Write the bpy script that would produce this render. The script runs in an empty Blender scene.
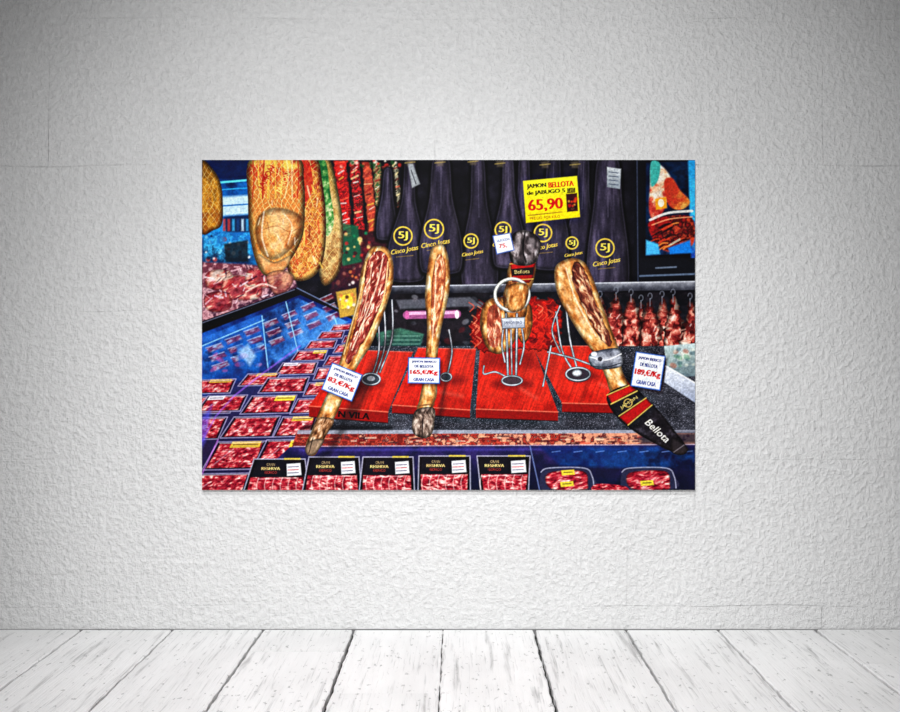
import bpy, math, random, bmesh
import numpy as np
from mathutils import Vector, Matrix

PXM = 300.0
H = 273/PXM
CX = 457.0
D = 35.0/36.0*900/PXM
def wx(u): return (u-CX)/PXM
def wz(v): return H+(356-v)/PXM

scene = bpy.context.scene
scene.view_settings.view_transform = 'Standard'
scene.view_settings.look = 'None'

# =====================================================================
#  ARTWORK PAINTER  (draws the printed picture into vertex colours)
# =====================================================================
S = 2
X0, Y0, X1, Y1 = 202.0, 160.0, 695.0, 490.0
NW, NH = int((X1-X0)*S)+1, int((Y1-Y0)*S)+1
xs = X0+np.arange(NW)/S
ys = Y0+np.arange(NH)/S
GX, GY = np.meshgrid(xs, ys)
img = np.zeros((NH, NW, 3))

def C(c): return np.array(c, dtype=float)/255.0
def sst(a, b, x):
    t = np.clip((x-a)/(b-a), 0, 1); return t*t*(3-2*t)
def hsh(ix, iy, seed):
    v = np.sin(ix*127.1+iy*311.7+seed*74.7)*43758.5453
    return v-np.floor(v)
def vn(x, y, seed=0):
    ix = np.floor(x); iy = np.floor(y); fx = x-ix; fy = y-iy
    fx = fx*fx*(3-2*fx); fy = fy*fy*(3-2*fy)
    a = hsh(ix, iy, seed); b = hsh(ix+1, iy, seed); c = hsh(ix, iy+1, seed); d = hsh(ix+1, iy+1, seed)
    return (a*(1-fx)+b*fx)*(1-fy)+(c*(1-fx)+d*fx)*fy
def fbm(x, y, seed=0, o=3):
    s = 0; a = .5; t = 0
    for i in range(o):
        s = s+a*vn(x, y, seed+i*7); t += a; a *= .5; x = x*2.03+11; y = y*2.03+5
    return s/t
def ramp(t, stops):
    p = [s[0] for s in stops]
    return np.stack([np.interp(t, p, [s[1][k]/255. for s in stops]) for k in range(3)], -1)
def win(x0, y0, x1, y1):
    i0 = max(0, int((x0-X0)*S)-2); i1 = min(NW, int((x1-X0)*S)+4)
    j0 = max(0, int((y0-Y0)*S)-2); j1 = min(NH, int((y1-Y0)*S)+4)
    if i1 <= i0 or j1 <= j0: return None
    return slice(j0, j1), slice(i0, i1)
def comp(sl, m, col, mode='over'):
    m = m[..., None]
    if mode == 'over': img[sl] = img[sl]*(1-m)+col*m
    elif mode == 'add': img[sl] = img[sl]+col*m
def crom(pts, closed=True, n=5):
    out = []; N = len(pts)
    R = range(N) if closed else range(N-1)
    for i in R:
        if closed: p0, p1, p2, p3 = pts[i-1], pts[i], pts[(i+1) % N], pts[(i+2) % N]
        else: p0, p1, p2, p3 = pts[max(i-1, 0)], pts[i], pts[i+1], pts[min(i+2, N-1)]
        for k in range(n):
            t = k/n
            out.append(tuple(0.5*((2*p1[a])+(-p0[a]+p2[a])*t+(2*p0[a]-5*p1[a]+4*p2[a]-p3[a])*t*t+(-p0[a]+3*p1[a]-3*p2[a]+p3[a])*t**3) for a in range(2)))
    if not closed: out.append(pts[-1])
    return out
def segd(x, y, a, b):
    dx, dy = b[0]-a[0], b[1]-a[1]; L = dx*dx+dy*dy+1e-9
    t = np.clip(((x-a[0])*dx+(y-a[1])*dy)/L, 0, 1)
    return np.hypot(x-a[0]-t*dx, y-a[1]-t*dy)
def P(pts, col, smooth=False, alpha=1.0, soft=0.45, mode='over', edge=None, rough=0, seed=1):
    if smooth: pts = crom(pts)
    xsn = [p[0] for p in pts]; ysn = [p[1] for p in pts]
    sl = win(min(xsn)-soft-1, min(ysn)-soft-1, max(xsn)+soft+1, max(ysn)+soft+1)
    if sl is None: return
    x = GX[sl]; y = GY[sl]
    if rough:
        x = x+(vn(x/3, y/3, seed)-.5)*rough*2; y = y+(vn(x/3, y/3, seed+9)-.5)*rough*2
    ins = np.zeros(x.shape, bool); d = np.full(x.shape, 1e9)
    N = len(pts)
    for i in range(N):
        a = pts[i]; b = pts[(i+1) % N]
        d = np.minimum(d, segd(x, y, a, b))
        if a[1] != b[1]:
            c = ((a[1] > y) != (b[1] > y)) & (x < (b[0]-a[0])*(y-a[1])/(b[1]-a[1])+a[0])
            ins ^= c
    d = np.where(ins, d, -d)
    m = np.clip(d/(2*soft)+.5, 0, 1)*alpha
    cc = col(x, y, d) if callable(col) else np.broadcast_to(C(col), x.shape+(3,))
    if edge: cc = cc*(edge[1]+(1-edge[1])*sst(0, edge[0], d))[..., None]
    comp(sl, m, cc, mode)
def R(x0, y0, x1, y1, col, **k): P([(x0, y0), (x1, y0), (x1, y1), (x0, y1)], col, **k)
def L(pts, w, col, smooth=False, alpha=1.0, metal=False, mode='over', soft=.5):
    if smooth: pts = crom(pts, False)
    xsn = [p[0] for p in pts]; ysn = [p[1] for p in pts]
    sl = win(min(xsn)-w-1, min(ysn)-w-1, max(xsn)+w+1, max(ysn)+w+1)
    if sl is None: return
    x = GX[sl]; y = GY[sl]; d = np.full(x.shape, 1e9)
    for a, b in zip(pts[:-1], pts[1:]): d = np.minimum(d, segd(x, y, a, b))
    m = np.clip((w/2-d)/(2*soft)+.5, 0, 1)*alpha
    if metal:
        t = np.clip(d/(w/2), 0, 1)
        cc = ramp(t, [(0, (250, 250, 255)), (.45, col), (1, tuple(v*.35 for v in col))])
        cc = cc*(.6+.55*vn(x/5, y/5, 3))[..., None]
    else: cc = np.broadcast_to(C(col), x.shape+(3,))
    comp(sl, m, cc, mode)
def ell(cx, cy, rx, ry, n=28, rot=0, a0=0, a1=360):
    o = []
    for i in range(n+1):
        t = math.radians(a0+(a1-a0)*i/n); r = math.radians(rot)
        ex, ey = rx*math.cos(t), ry*math.sin(t)
        o.append((cx+ex*math.cos(r)-ey*math.sin(r), cy+ex*math.sin(r)+ey*math.cos(r)))
    return o
def E(cx, cy, rx, ry, col, rot=0, **k): P(ell(cx, cy, rx, ry, n=16, rot=rot)[:-1], col, **k)
def RING(cx, cy, rx, ry, w, col, rot=0, a0=0, a1=360, **k): L(ell(cx, cy, rx, ry, rot=rot, a0=a0, a1=a1), w, col, **k)

_tc = {}
def tris(s):
    if s in _tc: return _tc[s]
    cu = bpy.data.curves.new('tmp_txt', 'FONT'); cu.body = s; cu.resolution_u = 3
    ob = bpy.data.objects.new('tmp_txt', cu); scene.collection.objects.link(ob)
    dg = bpy.context.evaluated_depsgraph_get(); dg.update()
    me = ob.evaluated_get(dg).to_mesh(); me.calc_loop_triangles()
    v = np.array([q.co[:2] for q in me.vertices]); t = np.array([q.vertices[:] for q in me.loop_triangles])
    ob.evaluated_get(dg).to_mesh_clear()
    bpy.data.objects.remove(ob); bpy.data.curves.remove(cu)
    if len(v) == 0: r = None
    else: r = (v, t)
    _tc[s] = r; return r
def T(s, cx, cy, w, h, col, rot=0, alpha=1.0, bold=0.0, shear=0.0):
    r = tris(s)
    if r is None: return
    v, t = r; mn = v.min(0); mx = v.max(0)
    q = (v-(mn+mx)/2)/(mx-mn)*np.array([w, h]); q[:, 0] += q[:, 1]*shear
    a = math.radians(rot); qx = q[:, 0]; qy = -q[:, 1]
    px = cx+qx*math.cos(a)-qy*math.sin(a); py = cy+qx*math.sin(a)+qy*math.cos(a)
    sl = win(px.min()-1, py.min()-1, px.max()+1, py.max()+1)
    if sl is None: return
    K = 3; shp = img[sl].shape[:2]; ox = GX[sl][0, 0]; oy = GY[sl][0, 0]
    st = 1.0/(S*K)
    M = np.zeros((shp[0]*K, shp[1]*K), bool)
    gx0 = ox-.5/S+st/2; gy0 = oy-.5/S+st/2
    for tr in t:
        ax, ay, bx, by, cx_, cy_ = px[tr[0]], py[tr[0]], px[tr[1]], py[tr[1]], px[tr[2]], py[tr[2]]
        i0 = max(0, int((min(ax, bx, cx_)-gx0)/st)); i1 = min(M.shape[1], int((max(ax, bx, cx_)-gx0)/st)+2)
        j0 = max(0, int((min(ay, by, cy_)-gy0)/st)); j1 = min(M.shape[0], int((max(ay, by, cy_)-gy0)/st)+2)
        if i1 <= i0 or j1 <= j0: continue
        xx = gx0+np.arange(i0, i1)*st; yy = gy0+np.arange(j0, j1)*st; xx, yy = np.meshgrid(xx, yy)
        ar = (bx-ax)*(cy_-ay)-(cx_-ax)*(by-ay)
        if abs(ar) < 1e-9: continue
        e0 = ((bx-ax)*(yy-ay)-(xx-ax)*(by-ay))/ar; e1 = ((cx_-bx)*(yy-by)-(xx-bx)*(cy_-by))/ar; e2 = ((ax-cx_)*(yy-cy_)-(xx-cx_)*(ay-cy_))/ar
        M[j0:j1, i0:i1] |= (e0 >= 0) & (e1 >= 0) & (e2 >= 0)
    if bold > 0:
        k = max(1, int(round(bold/st))); MM = M.copy()
        for sft in range(1, k+1): MM[:, sft:] |= M[:, :-sft]; MM[:, :-sft] |= M[:, sft:]
        M = MM
    m = M.reshape(shp[0], K, shp[1], K).mean((1, 3))*alpha
    comp(sl, m, C(col))

rnd = random.Random(5)
def scatter(poly_fn, n, cols, smin, smax, alpha=.8, asp=1.0):
    for i in range(n):
        x, y = poly_fn(); c = rnd.choice(cols); s = rnd.uniform(smin, smax)
        E(x, y, s*asp, s, c, rot=rnd.uniform(-40, 40), alpha=alpha, soft=.8)
def box(x0, y0, x1, y1): return lambda: (rnd.uniform(x0, x1), rnd.uniform(y0, y1))

MEAT = [(0, (70, 8, 18)), (.3, (135, 18, 30)), (.48, (178, 38, 44)), (.6, (205, 85, 75)), (.68, (236, 168, 140)), (.8, (250, 222, 196)), (1, (255, 240, 220))]
SLICE = [(0, (90, 8, 24)), (.3, (150, 20, 40)), (.5, (190, 42, 58)), (.66, (212, 92, 98)), (.82, (234, 150, 148)), (1, (250, 210, 205))]
def meat(ang=0, sc=1.0, seed=0, stops=MEAT, an=3.0, bias=0.0, con=1.75):
    a = math.radians(ang); ca, sa = math.cos(a), math.sin(a)
    def f(x, y, d):
        u = x*ca+y*sa; v = -x*sa+y*ca
        w = (vn(x/7, y/7, seed+50)-.5)*3
        n = fbm(u/(2.6*an*sc), (v+w)/(2.6*sc), seed, 3)
        t = np.clip((n-.5)*con+.47+bias, 0, 1)
        return ramp(t, stops)
    return f
def tone(stops, ang, L0, L1, ns=3.0, na=.35, seed=0):
    a = math.radians(ang); ca, sa = math.cos(a), math.sin(a)
    def f(x, y, d):
        u = (x*ca+y*sa-L0)/(L1-L0)+(fbm(x/ns, y/ns, seed)-.5)*na*2
        return ramp(np.clip(u, 0, 1), stops)
    return f

# ---- base ----
def bg(x, y, d): return ramp(fbm(x/12, y/12, 2), [(0, (4, 4, 8)), (.5, (11, 10, 17)), (1, (28, 26, 38))])
R(200, 158, 697, 492, bg)

# ---- market hall, upper left ----
R(200, 158, 262, 268, tone([(0, (6, 22, 66)), (.35, (10, 84, 170)), (.7, (30, 140, 210)), (1, (10, 40, 90))], 90, 160, 265, 8, .3, 3))
R(202, 160, 262, 180, (8, 18, 62), alpha=.85, soft=2)
L([(202, 184), (262, 179)], 2.0, (90, 220, 255)); L([(202, 191), (262, 187)], 1.2, (40, 160, 230))
P([(220, 197), (250, 195), (250, 214), (220, 216)], (200, 235, 255), soft=1.5)
P([(224, 217), (250, 215), (250, 234), (226, 233)], (18, 40, 80), soft=1)
L([(222, 206), (250, 204)], 1.4, (30, 120, 200))
for k in range(6): R(223+k*4.6, 219, 225.5+k*4.6, 231, rnd.choice([(60, 170, 230), (200, 230, 250), (200, 60, 60), (20, 60, 120)]), soft=.7, alpha=.8)
R(204, 232, 250, 262, tone([(0, (20, 100, 180)), (.5, (60, 180, 240)), (1, (15, 50, 90))], 90, 232, 262, 3, .5, 5), soft=1)
scatter(box(206, 236, 250, 260), 30, [(10, 30, 60), (120, 210, 250), (240, 250, 255), (30, 110, 180), (200, 70, 70)], .8, 2.2)
P([(224, 244), (248, 240), (248, 262), (226, 262)], (12, 20, 30), alpha=.85, soft=1)

# ---- shelf contents behind the legs ----
R(330, 230, 420, 300, tone([(0, (40, 14, 22)), (.5, (74, 22, 36)), (1, (22, 14, 26))], 90, 230, 300, 5, .4, 4), soft=2)
scatter(box(335, 235, 400, 300), 60, [(120, 24, 34), (60, 14, 22), (150, 80, 70), (26, 24, 34), (190, 120, 100)], 1, 3, .6, .8)

def packet(x, y0, y1, w, c1, c2, tilt=0, seed=0):
    n = max(3, int((y1-y0)/5))
    P([(x-w/2, y0), (x+w/2, y0), (x+w/2+tilt, y1), (x-w/2+tilt, y1)], tone([(0, c1), (.5, c2), (1, c1)], 60, x*0.5+y0*.87, x*.5+y1*.87, 2.2, 1.3, seed), smooth=False, edge=(1.8, .45), rough=1.2, seed=seed)
    for k in range(n):
        yy = y0+(y1-y0)*(k+rnd.uniform(.2, .8))/n; xx = x+tilt*(k+.5)/n
        L([(xx-w*rnd.uniform(.1, .4), yy+rnd.uniform(0, 3)), (xx+w*rnd.uniform(.1, .4), yy-rnd.uniform(0, 2.5))], rnd.uniform(.8, 2), rnd.choice([(240, 215, 150), (240, 235, 225), (230, 180, 60), (60, 10, 10), (140, 20, 20), (240, 90, 60)]), alpha=.7)
packet(327, 160, 186, 8, (170, 20, 20), (60, 110, 40), 0, 2)
packet(340, 160, 237, 13, (215, 34, 30), (120, 10, 20), 6, 1)
packet(354, 160, 230, 10, (190, 30, 35), (60, 20, 20), 6, 4)
packet(366, 162, 232, 10, (160, 50, 40), (190, 80, 50), 7, 6)
packet(376, 162, 228, 9, (60, 90, 50), (180, 130, 90), 6, 8)
packet(386, 166, 226, 8, (180, 60, 50), (120, 120, 70), 8, 9)
packet(394, 162, 208, 6, (60, 60, 50), (190, 180, 150), 6, 12)
scatter(box(336, 160, 400, 168), 26, [(240, 230, 210), (120, 30, 20), (20, 70, 30), (200, 40, 30)], 1, 2.4)
P([(336, 222), (358, 226), (362, 262), (343, 266), (338, 250)], (14, 96, 62), alpha=.8, soft=1)
scatter(box(338, 232, 372, 264), 26, [(190, 40, 40), (20, 130, 80), (240, 200, 120), (60, 10, 20)], 1, 2.6, .8)

# ---- black ham bags ----
def bag(cx, y0, y1, wt, wb, tilt=0, seed=0):
    m = lambda t: cx+tilt*t
    pts = [(m(0)-wt/2, y0), (m(0)+wt/2, y0), (m(.35)+wt*.75, y0+(y1-y0)*.35), (m(.7)+wb*.5, y0+(y1-y0)*.7), (m(.95)+wb*.5, y0+(y1-y0)*.94),
           (m(1)+wb*.3, y1), (m(1)-wb*.3, y1), (m(.95)-wb*.5, y0+(y1-y0)*.94), (m(.7)-wb*.5, y0+(y1-y0)*.7), (m(.35)-wt*.75, y0+(y1-y0)*.35)]
    def f(x, y, d):
        n = fbm(x/4.5, y/24, seed+20, 3)
        c = ramp(n, [(0, (20, 17, 27)), (.5, (42, 37, 54)), (.75, (70, 62, 84)), (1, (104, 94, 120))])
        rim = np.exp(-((d-1.2)/.7)**2)*.14
        side = np.clip((x-cx)/(wb*.5)*.3, -.35, .35)
        return c*((.3+.7*sst(0, 6, d))*(1-side))[..., None]+rim[..., None]*C((150, 140, 190))
    L([(p[0], p[1]+1) for p in crom(pts)], 4.4, (2, 2, 4), alpha=.9, soft=1.2)
    P(pts, f, smooth=True)
    L([(m(.05), y0+4), (m(.5), (y0+y1)/2-8)], .7, (94, 88, 112), alpha=.5)
def logo(X, Y, sc=1.0):
    r = 8.2*sc
    RING(X, Y, r, r, 1.4, (240, 196, 70)); T('5J', X, Y, r*1.0, r*1.0, (246, 206, 84), bold=.25)
    T('Cinco Jotas', X+1.5, Y+r+5.6, 25*sc, 5.4*sc, (230, 186, 76), rot=-11, bold=.08, shear=.3)
    L([(X-6*sc, Y+r+12), (X+9*sc, Y+r+10.5)], .6, (170, 136, 60), alpha=.7)
bag(388, 170, 240, 8, 20, -2, 8)
bag(410, 158, 282, 10, 38, -4, 1)
bag(524, 158, 262, 10, 34, 0, 5)
bag(584, 158, 276, 10, 34, -4, 7)
bag(554, 158, 270, 12, 36, -4, 6)
bag(478, 158, 292, 12, 36, 2, 3)
bag(508, 158, 268, 10, 32, 1, 4)
bag(441, 158, 274, 16, 42, 0, 2)
bag(608, 158, 292, 20, 42, 0, 9)
for a in [(403, 236, 1.1), (434, 229, 1.15), (471, 241, .85), (503, 230, .95), (543, 233, 1.05), (572, 243, .72), (605, 248, 1.1)]: logo(*a)
for x_, y_ in [(410, 163), (440, 163), (473, 162), (500, 164), (545, 165), (575, 165)]:
    P([(x_-4, y_-3), (x_+4, y_-4), (x_+3, y_+3), (x_-3, y_+3)], (120, 105, 80), alpha=.5, soft=1)
    L([(x_-5, y_), (x_+5, y_-1)], 1, (220, 190, 90), alpha=.5)
P([(607, 167), (621, 169), (620, 189), (607, 187)], tone([(0, (200, 205, 210)), (1, (130, 140, 150))], 90, 165, 190, 3, .3), soft=.6)
for k in range(4): L([(609, 172+k*4), (618, 173+k*4)], .8, (70, 80, 100))
P([(408, 164), (413, 164), (420, 184), (412, 188)], (150, 155, 160), soft=.8)
L([(411, 170), (416, 184)], .7, (40, 40, 50))

# ---- yellow price sign ----
P([(523, 181), (577, 176), (580, 217), (526, 223)], tone([(0, (255, 240, 40)), (1, (242, 210, 5))], 90, 176, 223, 9, .2), soft=.5)
T('JAMON', 536.5, 186.2, 19, 5.2, (30, 14, 14), rot=-4.5, bold=.4)
T('BELLOTA', 561, 184.2, 25, 5.4, (210, 14, 14), rot=-4.5, bold=.4)
T('de JABUGO 5 JJJJJ', 551, 192, 48, 5.0, (30, 16, 10), rot=-4.5, bold=.35)
T('65,90', 545.5, 205, 34, 12.5, (205, 14, 10), rot=-4.5, bold=.7)
L([(528, 215.5), (562, 212)], .8, (150, 100, 20))
T('PRECIO POR KILO', 545, 217.5, 30, 2.6, (150, 70, 10), rot=-4.5)
P([(566, 194), (577, 193), (578, 211), (567, 212)], (60, 14, 14)); scatter(box(568, 196, 576, 210), 12, [(230, 60, 20), (250, 180, 60), (200, 20, 20), (20, 10, 10)], .8, 2)

# ---- screen on the right ----
R(634, 158, 697, 284, (8, 9, 15))
P([(646, 163), (694, 161), (694, 252), (646, 256)], tone([(0, (6, 16, 40)), (.4, (10, 34, 70)), (.7, (8, 12, 28)), (1, (16, 50, 100))], 60, 460, 560, 9, .5, 8), soft=.8)
P([(688, 160), (697, 160), (697, 262), (691, 260)], tone([(0, (30, 150, 220)), (.5, (60, 190, 240)), (1, (20, 60, 160))], 90, 160, 262, 3, .3), soft=1)
P([(652, 164), (664, 168), (673, 184), (668, 200), (662, 214), (654, 222), (649, 210), (650, 186)], tone([(0, (240, 236, 225)), (.45, (230, 180, 140)), (.7, (206, 80, 60)), (1, (170, 30, 30))], 70, 380, 436, 5, .6, 4), smooth=True, soft=.9)
P([(651, 162), (660, 164), (658, 180), (651, 186)], (60, 170, 160), smooth=True, soft=.8)
P([(664, 182), (672, 178), (680, 190), (690, 202), (680, 210), (668, 204)], tone([(0, (190, 50, 30)), (.6, (220, 120, 50)), (1, (240, 200, 100))], 20, 700, 720, 4, .6, 8), smooth=True, soft=.8)
P([(655, 199), (666, 197), (667, 208), (656, 210)], (250, 160, 30), soft=.7); E(661, 203, 3, 4, (255, 235, 200))
P([(648, 224), (668, 216), (692, 218), (694, 242), (680, 252), (660, 248)], tone([(0, (160, 20, 20)), (.5, (50, 10, 14)), (1, (190, 60, 36))], 40, 640, 690, 4, .9, 9), smooth=True, soft=.8)
L([(650, 220), (668, 213), (692, 211)], 2.4, (240, 232, 222), alpha=.9, smooth=True); L([(652, 225), (670, 219), (692, 217)], 1.2, (250, 170, 120), alpha=.8, smooth=True)
for k in range(20):
    x_, y_ = rnd.uniform(652, 688), rnd.uniform(222, 248); L([(x_-5, y_+3), (x_, y_), (x_+5, y_-rnd.uniform(0, 3))], rnd.uniform(.8, 2.2), rnd.choice([(210, 60, 30), (240, 140, 60), (20, 6, 12), (20, 6, 12), (130, 20, 20), (200, 200, 180)]), smooth=True, alpha=.8)
P([(646, 240), (658, 244), (660, 254), (646, 255)], (70, 180, 240), soft=1); P([(668, 248), (690, 240), (692, 253), (670, 254)], (20, 120, 220), soft=1)
R(640, 258, 697, 280, (12, 13, 20)); L([(640, 276), (695, 274)], 1.8, (100, 120, 150), alpha=.8); L([(656, 268), (676, 267)], 1.6, (140, 160, 190), alpha=.6)
L([(637, 160), (638, 282)], 1.2, (70, 80, 110), alpha=.6)

# ---- rear shelf bar + under-shelf ----
R(388, 292, 697, 350, tone([(0, (10, 9, 14)), (.5, (30, 24, 32)), (1, (14, 12, 18))], 90, 290, 350, 6, .5, 11), soft=1)
P([(388, 286), (697, 281), (697, 290), (388, 294)], tone([(0, (150, 152, 162)), (.5, (74, 76, 88)), (1, (22, 22, 30))], 90, 282, 293, 6, .25, 2))
L([(388, 286.5), (697, 281.5)], .9, (215, 218, 230), alpha=.8)
scatter(box(395, 296, 560, 345), 90, [(70, 70, 80), (110, 90, 96), (24, 22, 30), (150, 150, 160), (90, 20, 26), (12, 10, 16)], 1, 3.2, .5, 1.5)
P([(396, 300), (470, 297), (480, 306), (400, 309)], (104, 106, 118), alpha=.7, soft=1)
L([(407, 315), (457, 314)], 8.0, (150, 76, 126)); L([(407, 313.5), (457, 312.5)], 3, (230, 170, 205)); E(457, 314.5, 2.2, 4.2, (240, 215, 232)); E(407, 315, 2.2, 4.2, (190, 90, 150))
P([(376, 333), (400, 328), (424, 334), (420, 349), (380, 350)], tone([(0, (60, 110, 90)), (1, (24, 60, 60))], 90, 330, 350, 3, .4), soft=1)
for k in range(3): L([(384, 336+k*4), (420, 336+k*4)], .8, (150, 200, 180), alpha=.5)
def hang(x, y0, y1, w, seed):
    o = [rnd.uniform(-2.5, 2.5) for _ in range(6)]
    P([(x-1.5, y0), (x+1.5, y0), (x+w*.34+o[0], y0+(y1-y0)*.35), (x+w*.5+o[1], y0+(y1-y0)*.65), (x+w*.38, y1+o[2]-3), (x, y1+o[3]), (x-w*.4, y1+o[3]-3), (x-w*.5+o[4], y0+(y1-y0)*.7), (x-w*.3+o[5], y0+(y1-y0)*.35)],
      meat(60+o[0]*16, 1.6, seed, [(0, (60, 12, 14)), (.35, (136, 36, 34)), (.55, (190, 78, 66)), (.72, (226, 144, 122)), (1, (250, 220, 204))], 1.2, .02, 1.6), smooth=True, edge=(5, .3), rough=1.8, seed=seed)
    RING(x, y0-6, 2.0, 2.8, .8, (130, 135, 150), a0=-180, a1=90, alpha=.7); L([(x, y0-3), (x, y0+4)], .8, (140, 145, 160), alpha=.7)
for i, (x_, w_, ya, yb) in enumerate([(600, 20, 300, 350), (641, 20, 304, 346), (616, 24, 296, 352), (662, 22, 300, 350), (631, 24, 298, 356), (650, 22, 302, 350), (673, 22, 298, 352), (690, 22, 302, 350)]):
    hang(x_, ya, yb, w_, 30+i)
for i in range(34):
    x_, y_ = rnd.uniform(594, 692), rnd.uniform(312, 348)
    L([(x_, y_), (x_+rnd.uniform(-4, 4), y_+rnd.uniform(1, 6))], rnd.uniform(.6, 1.6), rnd.choice([(250, 228, 220), (232, 170, 150), (80, 10, 14), (60, 10, 12)]), alpha=.6)

# ---- counter top (speckled granite) ----
def granite(x, y, d):
    n = hsh(np.floor(x*1.4), np.floor(y*1.7), 5); b = fbm(x/14, y/9, 6)
    c = ramp(b, [(0, (20, 20, 26)), (.5, (44, 45, 54)), (1, (84, 86, 98))])
    return c+(sst(.76, 1, n)*.26)[..., None]*C((210, 208, 228))-(sst(.35, 0, n)*.05)[..., None]
P([(350, 346), (697, 346), (697, 434), (300, 434), (296, 424), (318, 388)], granite)
P([(664, 346), (697, 343), (697, 376), (668, 378)], tone([(0, (200, 214, 214)), (.5, (150, 170, 170)), (1, (100, 120, 130))], 90, 344, 378, 4, .3, 3), soft=.6)
scatter(box(672, 349, 694, 366), 22, [(230, 235, 220), (100, 150, 120), (180, 110, 90), (80, 110, 120)], 1, 2.6, .6, 1.4)
P([(666, 366), (697, 384), (697, 404), (664, 382)], tone([(0, (235, 240, 250)), (1, (150, 160, 185))], 90, 366, 404, 4, .2, 3), soft=.6)
L([(666, 366), (697, 384)], 1.2, (250, 252, 255))

# ---- left: wrapped meats on top of the case ----
P([(202, 262), (240, 264), (292, 268), (298, 290), (250, 306), (202, 326)], tone([(0, (110, 50, 66)), (.5, (210, 156, 164)), (1, (70, 34, 54))], 60, 330, 410, 5, .9, 6), soft=1)
for (a, b, c, e, s_) in [(205, 270, 234, 290, 3), (222, 276, 262, 300, 4), (246, 268, 292, 288, 5), (204, 292, 232, 312, 6)]:
    P([(a, b+6), (a+8, b), (c-4, b+1), (c, e-6), (c-10, e), (a+3, e-2)], meat(-25, 1.5, s_, bias=.04, con=1.3), smooth=True, edge=(3, .55), alpha=.7)
for k in range(56):
    x_, y_ = rnd.uniform(205, 290), rnd.uniform(266, 304)
    if y_ > 330-(x_-202)*.42: continue
    L([(x_, y_), (x_+rnd.uniform(-8, 10), y_+rnd.uniform(-6, 3))], rnd.uniform(.6, 1.8), rnd.choice([(250, 240, 246), (235, 215, 235), (240, 190, 200), (60, 20, 40)]), alpha=.7)
P([(200, 322), (296, 288), (302, 294), (202, 334)], (8, 8, 13)); L([(202, 323), (296, 289)], .9, (120, 120, 150), alpha=.8)
# ---- case interior ----
P([(200, 334), (300, 295), (352, 318), (356, 346), (322, 400), (300, 440), (300, 492), (200, 492)],
  tone([(0, (8, 26, 90)), (.35, (20, 80, 180)), (.6, (40, 60, 130)), (1, (34, 20, 50))], 90, 300, 470, 14, .35, 14), soft=.6)
P([(202, 338), (262, 314), (268, 372), (202, 400)], tone([(0, (40, 110, 210)), (.5, (14, 60, 140)), (1, (24, 30, 90))], 60, 390, 470, 7, .5, 5), soft=.8, alpha=.9)
P([(262, 314), (298, 298), (348, 322), (300, 350), (270, 372)], tone([(0, (12, 30, 80)), (.5, (36, 96, 180)), (1, (90, 160, 230))], 20, 350, 420, 7, .6, 7), soft=.8, alpha=.9)
for k in range(7):
    for j in range(3):
        x_ = 212+k*19-j*3; y_ = 366-k*8.2-j*9
        if x_ > 330 or y_ > 376: continue
        w_ = 15-k*.6
        P([(x_, y_), (x_+w_, y_-5), (x_+w_+3, y_-1), (x_+3, y_+5)], meat(-20, .8, 500+k*3+j, SLICE, 2.4, .1), alpha=.5, soft=.9)
        L([(x_, y_), (x_+w_, y_-5)], .9, (190, 220, 255), alpha=.6)
scatter(box(204, 338, 262, 372), 20, [(60, 130, 230), (140, 200, 250), (12, 20, 60), (200, 80, 150)], .8, 2.6, .5, 2)
P([(236, 346), (246, 340), (262, 350), (258, 372), (240, 368)], (20, 110, 210), alpha=.6, soft=1.5)
P([(238, 352), (248, 344), (256, 356), (250, 366)], (215, 232, 250), alpha=.6, soft=1.8)
for a, b in [((262, 316), (269, 376)), ((202, 346), (264, 320)), ((286, 302), (298, 352)), ((334, 316), (344, 346))]:
    L([a, b], 1.1, (150, 215, 255), alpha=.85)
L([(269, 376), (350, 326)], 1.2, (120, 190, 250), alpha=.7)
P([(200, 398), (262, 372), (352, 322), (356, 346), (322, 400), (300, 440), (300, 492), (200, 492)], (36, 24, 62), alpha=.72, soft=1.5)
L([(296, 289), (352, 318)], 2.6, (14, 12, 20)); L([(297, 288), (353, 316)], .8, (130, 150, 200), alpha=.8)

def pack(q, seed, label=None, ang=0):
    cx = sum(p[0] for p in q)/4; cy = sum(p[1] for p in q)/4
    P(q, (22, 10, 30), soft=.6)
    L(q+[q[0]], 1.0, (200, 186, 232), alpha=.7)
    k = .88; q2 = [(cx+(p[0]-cx)*k, cy+(p[1]-cy)*k) for p in q]
    P(q2, meat(ang, .7, seed, SLICE, 2.2, .02, 1.6), soft=.4, edge=(1.2, .6))
    def lp(u, v): return (q[0][0]*(1-u)*(1-v)+q[1][0]*u*(1-v)+q[2][0]*u*v+q[3][0]*(1-u)*v, q[0][1]*(1-u)*(1-v)+q[1][1]*u*(1-v)+q[2][1]*u*v+q[3][1]*(1-u)*v)
    for t in (.3, .52, .75):
        L([lp(.08, t), lp(.92, t+.03)], .8, (110, 14, 34), alpha=.55)
    if label:
        P([lp(*a) for a in label[0]], label[1], soft=.4)
        a, b = lp(label[0][0][0]+.05, (label[0][0][1]+label[0][2][1])/2), lp(label[0][1][0]-.05, (label[0][0][1]+label[0][2][1])/2)
        L([a, b], .8, (60, 20, 40), alpha=.7)
    L([(q[0][0]+2, q[0][1]+1.2), (q[1][0]-3, q[1][1]+1.2)], 1.0, (255, 235, 252), alpha=.55)
    a, b = lp(.15, .85), lp(.35, .35); L([a, b], 1.2, (255, 225, 240), alpha=.4)
lab_y = ([(.55, .02), (.98, .02), (.98, .3), (.55, .3)], (236, 200, 60))
lab_w = ([(.05, .02), (.45, .02), (.45, .25), (.05, .25)], (225, 222, 240))
lab_g = ([(.3, .0), (.9, .0), (.9, .22), (.3, .22)], (210, 170, 60))
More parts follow.
